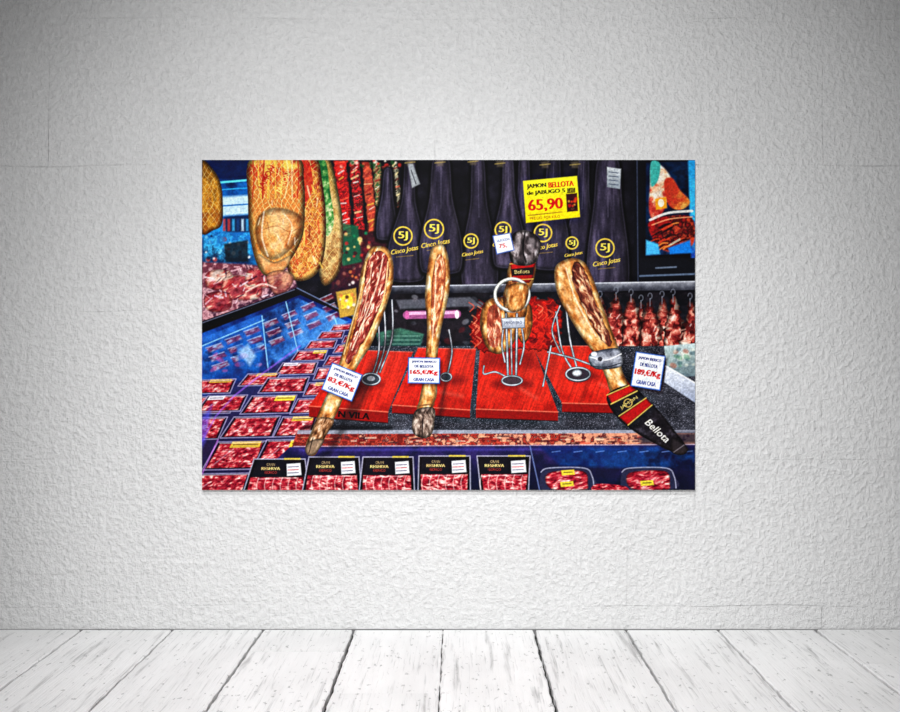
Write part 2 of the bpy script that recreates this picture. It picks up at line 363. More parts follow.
def quad(bx, by, w, h, sh): return [(bx+sh, by-h), (bx+sh+w*.9, by-h-1), (bx+w, by-1), (bx, by)]
packs = [(quad(190, 394, 40, 14, 10), lab_g), (quad(184, 414, 46, 17, 12), lab_y)]
for i, (x_, y_, w_, h_, sh_) in enumerate([
    (330, 331, 20, 6, 4), (317, 339, 25, 7, 5), (342, 343, 13, 7, 3),
    (305, 349, 29, 8, 6), (333, 353, 18, 8, 5),
    (291, 361, 33, 10, 7), (323, 366, 24, 10, 6),
    (275, 375, 39, 12, 8), (313, 380, 28, 12, 5), (238, 386, 36, 12, 10),
    (258, 393, 46, 15, 10), (303, 396, 26, 13, 6), 
    (240, 414, 50, 18, 12), (290, 414, 28, 15, 8), (196, 412, 44, 16, 12),
    (220, 438, 52, 21, 14), (273, 437, 38, 20, 10), (174, 440, 44, 22, 14),
    (202, 470, 54, 28, 16), (254, 466, 50, 26, 13),
    (180, 498, 64, 24, 14)]):
    packs.append((quad(x_, y_, w_, h_, sh_), [lab_g, lab_w, None, None, lab_g, lab_y, None][(i*5+1) % 7]))
for i, (q, lb) in enumerate(packs): pack(q, 100+i, lb, -20)
L([(202, 441), (216, 416), (234, 396), (262, 374), (300, 346)], 1.8, (170, 100, 240), alpha=.5)
L([(202, 474), (218, 440)], 1.4, (220, 120, 240), alpha=.6)
P([(200, 420), (212, 405), (206, 440), (200, 452)], (90, 80, 230), alpha=.6, soft=2)

# ---- counter front edge & lower front glass ----
P([(298, 430), (697, 430), (697, 434), (296, 436)], (165, 165, 180), alpha=.9)
P([(296, 434), (697, 433), (697, 445), (292, 447)], tone([(0, (110, 30, 28)), (.4, (190, 66, 52)), (.6, (80, 26, 34)), (1, (224, 150, 120))], 5, 330, 640, 4, 1.2, 18))
for i in range(120):
    x_, y_ = rnd.uniform(298, 655), rnd.uniform(436, 444); l_ = rnd.uniform(2, 12)
    L([(x_, y_), (x_+l_, y_-.2)], rnd.uniform(.7, 2), rnd.choice([(236, 180, 140), (200, 54, 44), (110, 14, 20), (240, 216, 190), (50, 24, 36)]), alpha=.6)
P([(640, 433), (697, 432), (697, 444), (640, 445)], (26, 28, 46), alpha=.8, soft=3)
L([(294, 446.5), (697, 444.5)], 1.0, (190, 180, 215), alpha=.8)
P([(290, 447), (697, 445), (697, 492), (240, 492)], tone([(0, (46, 34, 96)), (.4, (20, 20, 54)), (1, (12, 14, 36))], 90, 446, 492, 9, .4, 19))
L([(300, 450), (697, 449)], 2.4, (80, 70, 170), alpha=.5, soft=1)
L([(530, 446), (540, 492)], 1.2, (120, 140, 200), alpha=.7)
P([(540, 447), (697, 446), (697, 470), (560, 466)], tone([(0, (10, 30, 90)), (.5, (16, 66, 140)), (1, (8, 14, 44))], 10, 620, 780, 8, .5, 4), alpha=.8, soft=2)
for k in range(7): L([(552+k*22, 452), (560+k*22, 451)], 1, (120, 160, 240), alpha=.6)

def fpack(x0, x1, yt, flare, seed):
    xb0, xb1 = x0-flare, x1+flare*.4
    P([(x0, yt), (x1, yt), (xb1, 493), (xb0, 493)], (14, 10, 16), soft=.6)
    L([(xb0, 493), (x0, yt), (x1, yt), (xb1, 493)], 1.1, (200, 196, 222), alpha=.8)
    w = x1-x0
    P([(x0+2-flare*.5, yt+18), (x1-2, yt+18), (xb1-3, 494), (xb0+3, 494)], meat(5, .7, seed, SLICE, 2.2, .04, 1.6), soft=.4, edge=(1.2, .6))
    for k in range(6): 
        xx = x0+w*(k+.6)/6.5; L([(xx, yt+19), (xx-2, yt+26), (xx-1, yt+34)], .8, (252, 224, 215), smooth=True, alpha=.65)
    P([(x0+3, yt+2), (x1-4, yt+2), (x1-3, yt+18), (x0+2-flare*.4, yt+18)], (20, 17, 26))
    T('GRAN', x0+w*.33, yt+5.5, w*.16, 2.4, (200, 170, 120))
    T('RESERVA', x0+w*.33, yt+9.5, w*.36, 3.0, (230, 190, 120), bold=.15)
    T('IBERICO', x0+w*.33, yt+13.5, w*.24, 2.2, (190, 60, 50))
    P([(x1-w*.36, yt+5), (x1-w*.09, yt+4), (x1-w*.07, yt+16), (x1-w*.35, yt+17)], (240, 240, 246))
    for k in range(3): L([(x1-w*.33, yt+8+k*3.0), (x1-w*.13, yt+7.5+k*3.0)], .8, (60, 50, 80) if k != 1 else (190, 40, 40), alpha=.8)
    L([(x1-w*.4, yt-.2), (x1-w*.1, yt-.2)], 1.6, (226, 196, 60), alpha=.8)
    L([(x0+4, yt+20), (x1-9, yt+19)], .9, (255, 235, 235), alpha=.5)
fpack(254, 305, 459, 11, 201); fpack(309, 359, 457, 7, 202); fpack(363, 413, 457, 4, 203); fpack(419, 470, 456, 1, 204); fpack(477, 530, 456, -4, 205)
for (a, b, s_) in [(541, 592, 210), (622, 674, 211)]:
    P([(a, 472), (a+8, 468), (b-8, 468), (b, 476), (b+2, 488), (a+4, 492)], (40, 38, 66), smooth=True); L(crom([(a, 472), (a+8, 468), (b-8, 468), (b, 476), (b+2, 488)], False), 1, (210, 210, 240), alpha=.7)
    P([(a+7, 473), (b-9, 471), (b-4, 484), (b-8, 490), (a+10, 489)], meat(-10, .8, s_, SLICE, bias=.0), smooth=True, edge=(2, .5))
P([(596, 484), (624, 486), (626, 492), (594, 492)], meat(0, .6, 33, SLICE), smooth=True)
for x_, y_ in [(567, 470.5), (566, 482), (646, 481)]: P([(x_-6, y_), (x_+7, y_-1), (x_+8, y_+4), (x_-5, y_+5)], (230, 200, 60)); L([(x_-3, y_+2), (x_+5, y_+1.6)], .8, (60, 40, 20), alpha=.8)

# ---- red cutting boards ----
def board(q, th, seed):
    f = tone([(0, (196, 40, 28)), (.5, (212, 38, 24)), (1, (164, 18, 12))], 90, 350, 425, 12, .4, seed)
    def g(x, y, d):
        c = f(x, y, d); gr = fbm((x+ (y-350)*.35)/1.6, y/26, seed+60, 2)
        return c*(.80+.38*gr)[..., None]
    P([q[3], q[2], (q[2][0], q[2][1]+th), (q[3][0], q[3][1]+th)], (140, 14, 12))
    P(q, g, soft=.5); L([q[3], q[2]], 1.0, (250, 120, 90), alpha=.8); L([q[0], q[1]], .8, (240, 130, 110), alpha=.6)
    L([(q[3][0]+2, q[3][1]+th), (q[2][0], q[2][1]+th)], 1, (30, 6, 12), alpha=.8)
P([(306, 424), (395, 426), (392, 430), (300, 430)], (8, 8, 12), alpha=.6, soft=1.5)
board([(350, 350), (413, 352), (388, 412), (309, 406)], 11, 1)
board([(418, 348), (476, 349), (470, 410), (392, 405)], 8, 2)
board([(480, 349), (534, 349), (558, 412), (476, 409)], 9, 3)
board([(532, 346), (596, 346), (648, 405), (562, 403)], 9, 4)
T('N VILA', 354, 415.2, 31, 6.6, (12, 4, 6), rot=4.5, bold=.5)
for cx_, cy_, rx_, ry_ in [(352, 388, 14, 8), (452, 380, 14, 5), (512, 384, 20, 6), (583, 376, 16, 6), (372, 384, 12, 5)]:
    E(cx_, cy_, rx_, ry_, (70, 4, 10), alpha=.5, soft=3)
P([(484, 352), (532, 352), (540, 368), (480, 368)], (90, 4, 8), alpha=.5, soft=4)
for x0_, y0_, x1_, y1_ in [(388, 356, 382, 372), (520, 388, 536, 398), (440, 392, 462, 396), (600, 384, 612, 390)]:
    L([(x0_, y0_), (x1_, y1_)], 3, (250, 130, 110), alpha=.3, soft=2)

# ---- hanging netted hams top-left ----
def net(base, p=6.0, seed=0, st=.6):
    def f(x, y, d):
        c = base(x, y, d)
        wob = (vn(x/8, y/8, seed)-.5)*6
        a = np.abs(np.sin((x*1.25+y*.8+wob)/p*math.pi/1.3)); b = np.abs(np.sin((x*1.25-y*.8+wob)/p*math.pi/1.3))
        m = np.maximum(sst(.24, .03, a), sst(.24, .03, b))*st*(.5+.8*vn(x/4, y/4, seed+3))
        m = np.clip(m, 0, 1)
        return c*(1-m[..., None])+C((255, 230, 140))*m[..., None]
    return f
P([(200, 164), (212, 168), (221, 184), (223, 205), (222, 224), (214, 230), (200, 230)], net(tone([(0, (140, 84, 16)), (.5, (214, 146, 40)), (1, (160, 84, 20))], 90, 165, 230, 5, .7, 3), 5), smooth=True, edge=(5, .3))
P([(318, 160), (330, 160), (338, 190), (343, 225), (342, 262), (334, 280), (322, 284), (316, 250), (314, 200)], net(tone([(0, (170, 130, 60)), (.5, (216, 184, 120)), (1, (160, 106, 56))], 90, 165, 280, 5, .7, 7), 5.5, 2), smooth=True, edge=(5, .3))
P([(316, 160), (326, 162), (330, 190), (334, 222), (326, 236), (320, 200)], tone([(0, (20, 90, 40)), (.5, (90, 150, 70)), (1, (220, 220, 170))], 90, 160, 240, 3, .8, 3), smooth=True)
P([(292, 158), (316, 158), (322, 180), (326, 215), (325, 250), (318, 272), (303, 281), (290, 276), (286, 250), (292, 210)], net(tone([(0, (170, 40, 20)), (.35, (226, 156, 60)), (.65, (186, 80, 36)), (1, (230, 166, 80))], 80, 205, 330, 5, 1.0, 11), 5.5, 5, .7), smooth=True, edge=(6, .3))
P([(294, 162), (308, 160), (313, 185), (306, 202), (296, 190)], (196, 26, 20), smooth=True, alpha=.7)
for k in range(18):
    x_, y_ = rnd.uniform(294, 322), rnd.uniform(170, 268); L([(x_, y_), (x_+rnd.uniform(-3, 3), y_+rnd.uniform(5, 14))], rnd.uniform(.8, 2), rnd.choice([(250, 210, 90), (120, 30, 14), (206, 66, 34), (255, 240, 190)]), alpha=.65, smooth=True)
def hamA(x, y, d):
    u = (y-158)/116.+(fbm(x/7, y/7, 21)-.5)*.38
    return ramp(np.clip(u, 0, 1), [(0, (244, 200, 80)), (.15, (206, 60, 30)), (.3, (226, 136, 54)), (.42, (214, 124, 54)), (.6, (236, 170, 80)), (.8, (216, 126, 52)), (1, (240, 184, 94))])
P([(251, 158), (298, 158), (304, 180), (305, 206), (303, 235), (292, 258), (280, 268), (266, 276), (256, 262), (250, 235), (248, 200)], net(hamA, 5.5, 8, .85), smooth=True, edge=(7, .3))
for k in range(9):
    x_ = 253+k*5.6; L([(x_, 160), (x_+rnd.uniform(-2, 2), 178), (x_+rnd.uniform(-3, 3), 198)], rnd.uniform(1, 2), rnd.choice([(250, 210, 80), (176, 20, 16), (250, 236, 170), (214, 44, 26)]), smooth=True, alpha=.7)
T('JAMON', 267, 178, 26, 8, (180, 16, 14), rot=-62, bold=.4, alpha=.8); T('JAMON', 284, 183, 22, 7, (250, 226, 120), rot=-62, bold=.3, alpha=.8)
def nub(x, y, d):
    return ramp(np.clip((x-255)/48+(fbm(x/7, y/7, 25)-.5)*.7, 0, 1), [(0, (186, 96, 36)), (.35, (236, 176, 100)), (.55, (248, 210, 152)), (.8, (216, 136, 72)), (1, (150, 70, 30))])
P([(259, 216), (272, 208), (290, 210), (302, 218), (300, 236), (288, 252), (272, 260), (260, 250), (255, 232)], net(nub, 7, 12, .35), smooth=True, edge=(8, .5), alpha=.88, soft=1)
L([(258, 232), (276, 226), (290, 232), (301, 226)], 1.0, (150, 70, 30), smooth=True, alpha=.45); L([(264, 212), (262, 236), (268, 256)], 1.6, (255, 245, 220), smooth=True, alpha=.6); L([(284, 214), (292, 226), (288, 244)], 1.2, (255, 236, 200), smooth=True, alpha=.6)
for k in range(14):
    x_, y_ = rnd.uniform(254, 300), rnd.uniform(200, 256); L([(x_, y_), (x_+rnd.uniform(-6, 6), y_+rnd.uniform(3, 10))], rnd.uniform(.6, 1.3), rnd.choice([(255, 244, 214), (250, 220, 150), (160, 80, 40)]), alpha=.6, smooth=True)
P([(258, 254), (274, 262), (290, 256), (286, 268), (274, 276), (264, 272)], tone([(0, (244, 196, 130)), (1, (200, 116, 56))], 90, 254, 276, 4, .6, 5), smooth=True, edge=(3, .6))
P([(266, 276), (280, 270), (294, 276), (288, 290), (274, 294)], tone([(0, (220, 150, 110)), (1, (130, 56, 54))], 90, 270, 294, 4, .8, 5), smooth=True, edge=(3, .5), alpha=.8)
L([(246, 292), (262, 284), (276, 288)], 1.6, (250, 210, 200), smooth=True, alpha=.8)
P([(336, 292), (356, 288), (358, 314), (340, 318)], (190, 150, 60), soft=.8); P([(340, 296), (352, 293), (353, 306), (342, 309)], (250, 210, 60)); scatter(box(340, 270, 356, 314), 18, [(240, 230, 220), (60, 20, 20), (220, 120, 60)], .8, 2)

# ---- chrome stands ----
ch = (140, 145, 160)
def rod(p, w=1.9, **k): L(p, w, ch, metal=True, **k)
rod([(384, 306), (385, 345), (375, 378)], 2.0, smooth=True); rod([(392, 300), (392, 338), (380, 372)], 2.0, smooth=True); rod([(378, 312), (379, 350), (372, 376)], 1.8, smooth=True)
E(371, 379.5, 10, 6.5, (60, 62, 72)); RING(371, 379, 9, 5.6, 2.0, ch, metal=True); E(371, 378.5, 4, 2.6, (220, 222, 232))
rod([(449, 330), (452, 352), (447, 376)], 1.8, smooth=True); E(446, 377, 6, 4.4, (60, 60, 70)); RING(446, 377, 5.4, 4, 1.6, ch, metal=True)

# ================= the four ham legs =================
SKIN = [(0, (120, 62, 26)), (.3, (188, 110, 50)), (.55, (224, 158, 86)), (.8, (242, 202, 140)), (1, (253, 234, 200))]
def skin(ang, sc, seed, bias=0): return meat(ang, sc, seed, SKIN, 2.2, bias, 1.45)
HM = [(0, (96, 24, 22)), (.38, (150, 52, 44)), (.54, (188, 84, 68)), (.66, (218, 142, 116)), (.8, (240, 204, 178)), (1, (252, 238, 220))]
P([(312, 462), (330, 448), (350, 400), (392, 330), (398, 330), (360, 410), (330, 455)], (10, 8, 12), alpha=.5, soft=3)
leg1 = [(369, 250), (378, 246), (388, 249), (393, 262), (393, 282), (387, 304), (379, 326), (370, 347), (359, 364), (350, 381), (343, 399), (336, 415), (328, 429), (322, 443), (315, 455), (307, 454), (306, 444), (312, 430), (318, 414), (326, 396), (335, 376), (342, 354), (350, 328), (357, 300), (361, 272)]
P(leg1, skin(115, 1.5, 301, .07), smooth=True, edge=(4, .45))
P([(374, 252), (385, 253), (389, 268), (386, 290), (378, 312), (369, 332), (357, 352), (349, 364), (346, 358), (352, 338), (359, 312), (364, 286), (367, 264)], meat(112, .7, 302, HM, 4.2, -.02, 1.55), smooth=True, edge=(2.0, .7), rough=.8)
L([(383, 258), (377, 285), (366, 315), (352, 350)], 1.3, (248, 222, 192), smooth=True, alpha=.8); L([(372, 262), (368, 292), (358, 326)], 1.0, (244, 210, 172), smooth=True, alpha=.75)
L([(388, 262), (384, 296), (372, 328), (356, 360)], 1.5, (250, 214, 150), smooth=True, alpha=.85); L([(379, 262), (373, 290), (362, 322)], 1.0, (110, 22, 20), smooth=True, alpha=.6)
L([(366, 262), (361, 290), (352, 324), (344, 354)], 1.2, (252, 226, 170), smooth=True, alpha=.7)
L([(340, 372), (332, 394), (320, 424)], 1.6, (250, 226, 180), smooth=True, alpha=.55, soft=1)
P([(318, 418), (334, 420), (326, 436), (318, 450), (309, 455), (306, 446), (312, 432)], meat(115, .8, 303, [(0, (70, 40, 24)), (.4, (140, 92, 58)), (.7, (200, 148, 106)), (1, (236, 206, 174))], 2.6), smooth=True, edge=(3, .5))
P([(312, 440), (324, 440), (316, 453), (308, 455), (305, 448)], (160, 134, 112), smooth=True, edge=(3, .4), alpha=.8); L([(313, 438), (309, 453)], .8, (40, 24, 20))
P([(434, 440), (440, 400), (452, 330), (456, 330), (444, 410)], (10, 6, 10), alpha=.5, soft=2.5)
leg2 = [(431, 250), (438, 244), (445, 247), (449, 262), (450, 285), (446, 308), (441, 330), (438, 352), (437, 378), (437, 394), (433, 408), (434, 424), (431, 435), (424, 438), (415, 435), (412, 426), (416, 412), (420, 396), (424, 374), (426, 350), (427, 325), (425, 298), (427, 272)]
P(leg2, skin(95, 1.4, 311, .1), smooth=True, edge=(4, .45))
P([(437, 256), (444, 258), (446, 276), (443, 300), (438, 322), (434, 338), (431, 330), (431, 306), (432, 280)], meat(98, .7, 312, [(0, (130, 48, 28)), (.4, (190, 92, 54)), (.6, (220, 140, 92)), (.75, (242, 198, 150)), (1, (252, 234, 208))], 3.4, .0, 1.5), smooth=True, edge=(2, .75), alpha=.92)
L([(436, 262), (435, 300), (432, 345)], 1.2, (252, 232, 195), smooth=True, alpha=.75); L([(441, 254), (445, 284), (439, 318)], .9, (150, 56, 30), smooth=True, alpha=.6)
P([(416, 410), (434, 408), (434, 424), (431, 435), (424, 438), (415, 435), (412, 426)], meat(90, .9, 313, [(0, (60, 44, 38)), (.4, (126, 102, 90)), (.7, (180, 156, 142)), (1, (224, 210, 196))], 2), smooth=True, edge=(3, .4))
L([(423, 418), (422, 437)], 1.1, (36, 22, 22)); L([(417, 406), (434, 404)], 1.6, (120, 70, 36), alpha=.8)
P([(474, 318), (486, 302), (512, 296), (540, 298), (558, 303), (562, 322), (556, 346), (536, 350), (510, 350), (484, 353), (470, 338)], tone([(0, (140, 12, 12)), (.5, (212, 34, 22)), (1, (100, 8, 14))], 20, 590, 650, 5, .9, 31), smooth=True, edge=(3, .5), rough=2.2)
for k in range(44):
    x_, y_ = rnd.choice([rnd.uniform(526, 560), rnd.uniform(472, 486)]), rnd.uniform(303, 346); L([(x_-3, y_-4), (x_+2, y_), (x_-2, y_+5)], 1, rnd.choice([(236, 80, 50), (90, 6, 10), (240, 140, 100), (60, 4, 8)]), smooth=True, alpha=.7)
P([(484, 304), (498, 297), (510, 304), (517, 326), (513, 344), (500, 354), (487, 348), (480, 326)], skin(80, 1.2, 321, -.04), smooth=True, edge=(5, .4))
P([(488, 310), (498, 306), (502, 326), (498, 346), (488, 342)], meat(85, .9, 340, HM, 3), smooth=True, alpha=.75)
P([(520, 302), (531, 306), (532, 328), (524, 344), (516, 330)], skin(95, 1.1, 322, -.1), smooth=True, edge=(3, .4))
P([(506, 284), (511, 262), (534, 262), (534, 280), (528, 296), (525, 318), (507, 318), (503, 298)], skin(100, 1.2, 323, -.1), smooth=True, edge=(5, .35))
P([(510, 262), (536, 261), (533, 278), (529, 283), (512, 282)], tone([(0, (190, 24, 22)), (1, (140, 10, 14))], 0, 508, 536, 5, .4), smooth=False, edge=(2.5, .5))
P([(511, 269), (534, 267), (533, 275), (512, 276)], (24, 14, 16)); T('Bellota', 522, 271.6, 15, 3.6, (225, 190, 120), rot=-3); L([(510, 264), (535, 262.5)], .9, (220, 184, 90)); L([(512, 280), (533, 279)], .8, (220, 184, 90))
P([(511, 240), (514, 233), (524, 230), (535, 234), (541, 243), (539, 255), (535, 263), (524, 266), (512, 263), (509, 252)], meat(80, 1.4, 324, [(0, (24, 20, 22)), (.5, (66, 56, 58)), (.75, (120, 108, 110)), (1, (190, 180, 184))], 2), smooth=True, edge=(5, .4))
L([(525, 232), (523, 250), (526, 262)], 1.4, (12, 8, 12), smooth=True); P([(516, 236), (521, 235), (519, 252), (515, 252)], (190, 180, 183), smooth=True, alpha=.5, soft=1.2); P([(529, 238), (535, 241), (533, 252), (529, 250)], (170, 158, 162), smooth=True, alpha=.5, soft=1.2)
RING(512, 295, 17, 16, 3.4, (120, 122, 120)); RING(512, 294.5, 17, 16, 2.0, (236, 234, 224)); RING(512, 294.5, 13, 12, .8, (60, 40, 40), alpha=.5)
P([(508, 286), (528, 285), (524, 308), (508, 310)], skin(100, 1.2, 323, -.04), smooth=True, edge=(4, .5))
P([(493, 236), (510, 233), (514, 250), (497, 254)], (240, 243, 250)); L([(493, 236), (510, 233), (514, 250), (497, 254), (493, 236)], .9, (60, 90, 170)); T('SELECCION', 503, 240, 13, 2.4, (40, 60, 130), rot=-10); T('75,', 503, 246, 8, 4.5, (200, 40, 40), rot=-10, bold=.2)
rod([(506, 314), (508, 378)], 2.6); rod([(517, 314), (516, 380)], 2.6); rod([(511, 330), (512, 384)], 1.8)
P([(501, 318), (525, 317), (525, 328), (502, 329)], tone([(0, (230, 232, 238)), (1, (150, 155, 170))], 90, 316, 330, 3, .2), edge=(1.5, .5)); T('JAMONERO', 513, 323, 18, 3.4, (60, 70, 100))
rod([(503, 330), (502, 346), (505, 362)], 2.0, smooth=True); rod([(522, 329), (524, 346), (520, 364)], 2.0, smooth=True)
rod([(511, 380), (496, 372), (484, 374), (484, 366)], 1.9, smooth=True); E(512, 381, 11, 5, (70, 50, 58)); RING(512, 380.5, 10, 4.6, 2, ch, metal=True)
rod([(556, 312), (562, 350), (574, 372)], 2.0, smooth=True); rod([(566, 306), (570, 340), (578, 372)], 2.2, smooth=True); rod([(548, 352), (572, 358), (600, 368)], 2.2, smooth=True); rod([(551, 346), (547, 366), (543, 386)], 2.0)
rod([(560, 306), (552, 330), (560, 352)], 1.8, smooth=True)
E(578, 375, 13, 7.5, (52, 40, 50)); RING(578, 374, 12, 6.4, 2.2, ch, metal=True); E(577, 373, 5, 3.6, (225, 228, 238), edge=(2, .5))
P([(620, 352), (640, 392), (690, 450), (680, 458), (630, 410)], (8, 8, 12), alpha=.5, soft=3)
leg4 = [(555, 268), (562, 261), (574, 258), (585, 263), (592, 276), (598, 292), (604, 310), (611, 328), (617, 344), (620, 356), (622, 370), (628, 386), (620, 396), (611, 393), (605, 376), (599, 362), (591, 350), (581, 336), (571, 320), (560, 300), (555, 284)]
P(leg4, skin(62, 1.5, 331, .08), smooth=True, edge=(4.4, .45))
P([(574, 262), (583, 266), (589, 282), (596, 302), (605, 324), (612, 342), (607, 346), (597, 334), (588, 318), (579, 298), (572, 280)], meat(62, .7, 332, [(0, (64, 26, 20)), (.4, (124, 56, 40)), (.56, (168, 94, 66)), (.7, (214, 158, 114)), (1, (248, 226, 188))], 4.2, -.03, 1.6), smooth=True, edge=(2, .65), rough=.8)
P([(560, 268), (570, 264), (572, 284), (582, 310), (592, 330), (584, 332), (570, 312), (560, 290)], skin(62, 1.4, 333, .16), smooth=True, alpha=.6, soft=1)
L([(566, 268), (576, 300), (596, 336)], 1.4, (252, 240, 210), smooth=True, alpha=.7); L([(580, 268), (590, 300), (606, 334)], .9, (240, 190, 148), smooth=True, alpha=.7)
P([(591, 353), (612, 348), (621, 351), (622, 365), (611, 369), (596, 369), (589, 362)], tone([(0, (90, 92, 104)), (.5, (190, 194, 206)), (1, (80, 82, 94))], 90, 347, 371, 5, .5, 4), smooth=True, edge=(3, .45))
L([(590, 357), (606, 360), (621, 354)], 1.2, (245, 245, 250), smooth=True); L([(591, 366), (606, 367), (621, 363)], 1.0, (40, 40, 50), smooth=True)
E(600, 359, 2.4, 2.4, (60, 60, 70)); E(594, 354, 3, 2.2, (235, 238, 245))
P([(607, 395), (630, 385), (646, 398), (660, 412), (674, 430), (686, 446), (684, 454), (672, 452), (652, 442), (632, 430), (614, 414)], lambda x, y, d: ramp(fbm(x/5, y/5, 41), [(0, (8, 7, 10)), (.6, (28, 24, 30)), (1, (80, 74, 88))]), smooth=True, edge=(3.5, .45))
P([(607, 395), (630, 385), (636, 390), (612, 404)], (190, 22, 20), edge=(2, .6)); L([(611, 404), (637, 391)], 1.2, (226, 190, 90)); L([(607, 395), (629, 385.5)], 1.0, (226, 190, 90))
P([(619, 417), (646, 398), (652, 405), (628, 425)], (176, 18, 20), edge=(2, .6)); L([(619, 416), (646, 398)], 1.0, (226, 190, 90)); L([(628, 425), (652, 405)], 1.0, (226, 190, 90))
RING(628, 403, 4, 4, .9, (220, 180, 90)); T('JAMON', 629, 403, 20, 4, (226, 190, 110), rot=-34)
T('Bellota', 658, 431, 29, 7, (236, 228, 214), rot=43, bold=.15, shear=.2)
P([(672, 438), (684, 444), (688, 450), (682, 455), (672, 452)], (40, 34, 38), smooth=True, edge=(3, .5)); L([(674, 452), (684, 445)], .8, (120, 112, 120))

def tag(cx, cy, w, h, rot, price):
    a = math.radians(rot); r = lambda dx, dy: (cx+dx*math.cos(a)-dy*math.sin(a), cy+dx*math.sin(a)+dy*math.cos(a))
    q = [r(-w/2, -h/2), r(w/2, -h/2), r(w/2, h/2), r(-w/2, h/2)]
    P([(p[0]+2, p[1]+2.5) for p in q], (20, 6, 12), alpha=.5, soft=1.5)
    P(q, (50, 100, 190)); q = [r(-w/2+1, -h/2+1), r(w/2-1, -h/2+1), r(w/2-1, h/2-1), r(-w/2+1, h/2-1)]; P(q, (238, 242, 251))
    for k, (s_, fr) in enumerate([('JAMON IBERICO', .76), ('DE BELLOTA', .58)]):
        p = r(0, -h*.33+k*h*.17); T(s_, p[0], p[1], w*fr, h*.1, (30, 40, 120), rot=rot, bold=.2)
    p = r(0, h*.08); T(price, p[0], p[1], w*.84, h*.22, (200, 16, 22), rot=rot, bold=.5)
    p = r(0, h*.35); T('GRAN CASA', p[0], p[1], w*.64, h*.12, (30, 50, 140), rot=rot, bold=.2)
tag(342, 382, 33, 29, 22, '83,\u20ac/Kg'); tag(424, 370.5, 32, 26, 1, '165,\u20ac/Kg'); tag(648, 371, 30, 35, 9, '189,\u20ac/Kg')

# ---- final photographic micro-detail & punch ----
n = fbm(GX/1.4, GY/1.4, 77, 2)
img *= (0.84+.32*n)[..., None]
def blur(a, k):
    for ax in (0, 1):
        p = np.concatenate([np.repeat(np.take(a, [0], ax), k, ax), a, np.repeat(np.take(a, [-1], ax), k, ax)], ax)
        c = np.cumsum(p, ax); z = np.zeros_like(np.take(c, [0], ax)); c = np.concatenate([z, c], ax)
        n_ = a.shape[ax]; a = (np.take(c, range(2*k+1, 2*k+1+n_), ax)-np.take(c, range(0, n_), ax))/(2*k+1)
    return a
img = np.clip(img, 0, 1)
img = img+.25*(img-blur(img, 2))+.15*(img-blur(img, 14))
lum = img.mean(-1, keepdims=True)
img = lum+(img-lum)*1.02
img = np.clip(img*1.03, 0, 1)
lin = np.where(img <= .04045, img/12.92, ((img+.055)/1.055)**2.4)*.80   # ink reflectance

# =====================================================================
#  MATERIAL HELPERS
# =====================================================================
def mat(name):
    m = bpy.data.materials.new(name); m.use_nodes = True
    nt = m.node_tree; b = nt.nodes['Principled BSDF']
    return m, nt, b
def N(nt, t, **k):
    nd = nt.nodes.new(t)
    for a, v in k.items(): setattr(nd, a, v)
    return nd
def math_(nt, op, a, b=None):
    nd = nt.nodes.new('ShaderNodeMath'); nd.operation = op
    for i, v in enumerate([a, b]):
        if v is None: continue
        if hasattr(v, 'links'): nt.links.new(v, nd.inputs[i])
        else: nd.inputs[i].default_value = v
    return nd.outputs[0]
def rampn(nt, src, stops):
    r = nt.nodes.new('ShaderNodeValToRGB'); nt.links.new(src, r.inputs[0])
    e = r.color_ramp.elements
    while len(e) < len(stops): e.new(.5)
    for i, (p, c) in enumerate(stops):
        e[i].position = p; e[i].color = (c, c, c, 1)
    return r.outputs[0]
def noise(nt, co, sc, det=4, rough=.55, dist=0, map_=None):
    if map_:
        mp = N(nt, 'ShaderNodeMapping'); mp.inputs['Scale'].default_value = map_; nt.links.new(co, mp.inputs[0]); co = mp.outputs[0]
    n = N(nt, 'ShaderNodeTexNoise'); n.inputs['Scale'].default_value = sc; n.inputs['Detail'].default_value = det; n.inputs['Roughness'].default_value = rough; n.inputs['Distortion'].default_value = dist
    nt.links.new(co, n.inputs['Vector']); return n.outputs[0]

# ---- wall material: rolled stucco with a few faint hairline cracks ----
mw, nt, b = mat('painted_stucco')
tc = N(nt, 'ShaderNodeTexCoord'); co = tc.outputs['Object']
n1 = noise(nt, co, 52, 4, .68); n3 = noise(nt, co, 2.2, 3, .6); n4 = noise(nt, co, 9, 2, .5)
h = math_(nt, 'ADD', math_(nt, 'MULTIPLY', n1, 1.2), math_(nt, 'MULTIPLY', n4, .4))
mp = N(nt, 'ShaderNodeMapping'); mp.inputs['Rotation'].default_value = (math.radians(-90), 0, 0); mp.inputs['Location'].default_value = (.057, -.09, 0)
wob = N(nt, 'ShaderNodeTexNoise'); wob.inputs['Scale'].default_value = 3; nt.links.new(co, wob.inputs['Vector'])
vm = N(nt, 'ShaderNodeVectorMath', operation='MULTIPLY_ADD'); nt.links.new(wob.outputs['Color'], vm.inputs[0]); vm.inputs[1].default_value = (.03, .03, .03); nt.links.new(co, vm.inputs[2])
nt.links.new(vm.outputs[0], mp.inputs[0])
br = N(nt, 'ShaderNodeTexBrick'); nt.links.new(mp.outputs[0], br.inputs['Vector'])
br.inputs['Scale'].default_value = 1; br.inputs['Brick Width'].default_value = 1.29; br.inputs['Row Height'].default_value = .49; br.inputs['Mortar Size'].default_value = .0025; br.inputs['Mortar Smooth'].default_value = .8
jm = math_(nt, 'MULTIPLY', br.outputs['Fac'], rampn(nt, noise(nt, co, 1.5, 1), [(.46, 0.), (.62, .5)]))
h2 = math_(nt, 'SUBTRACT', h, math_(nt, 'MULTIPLY', jm, .35))
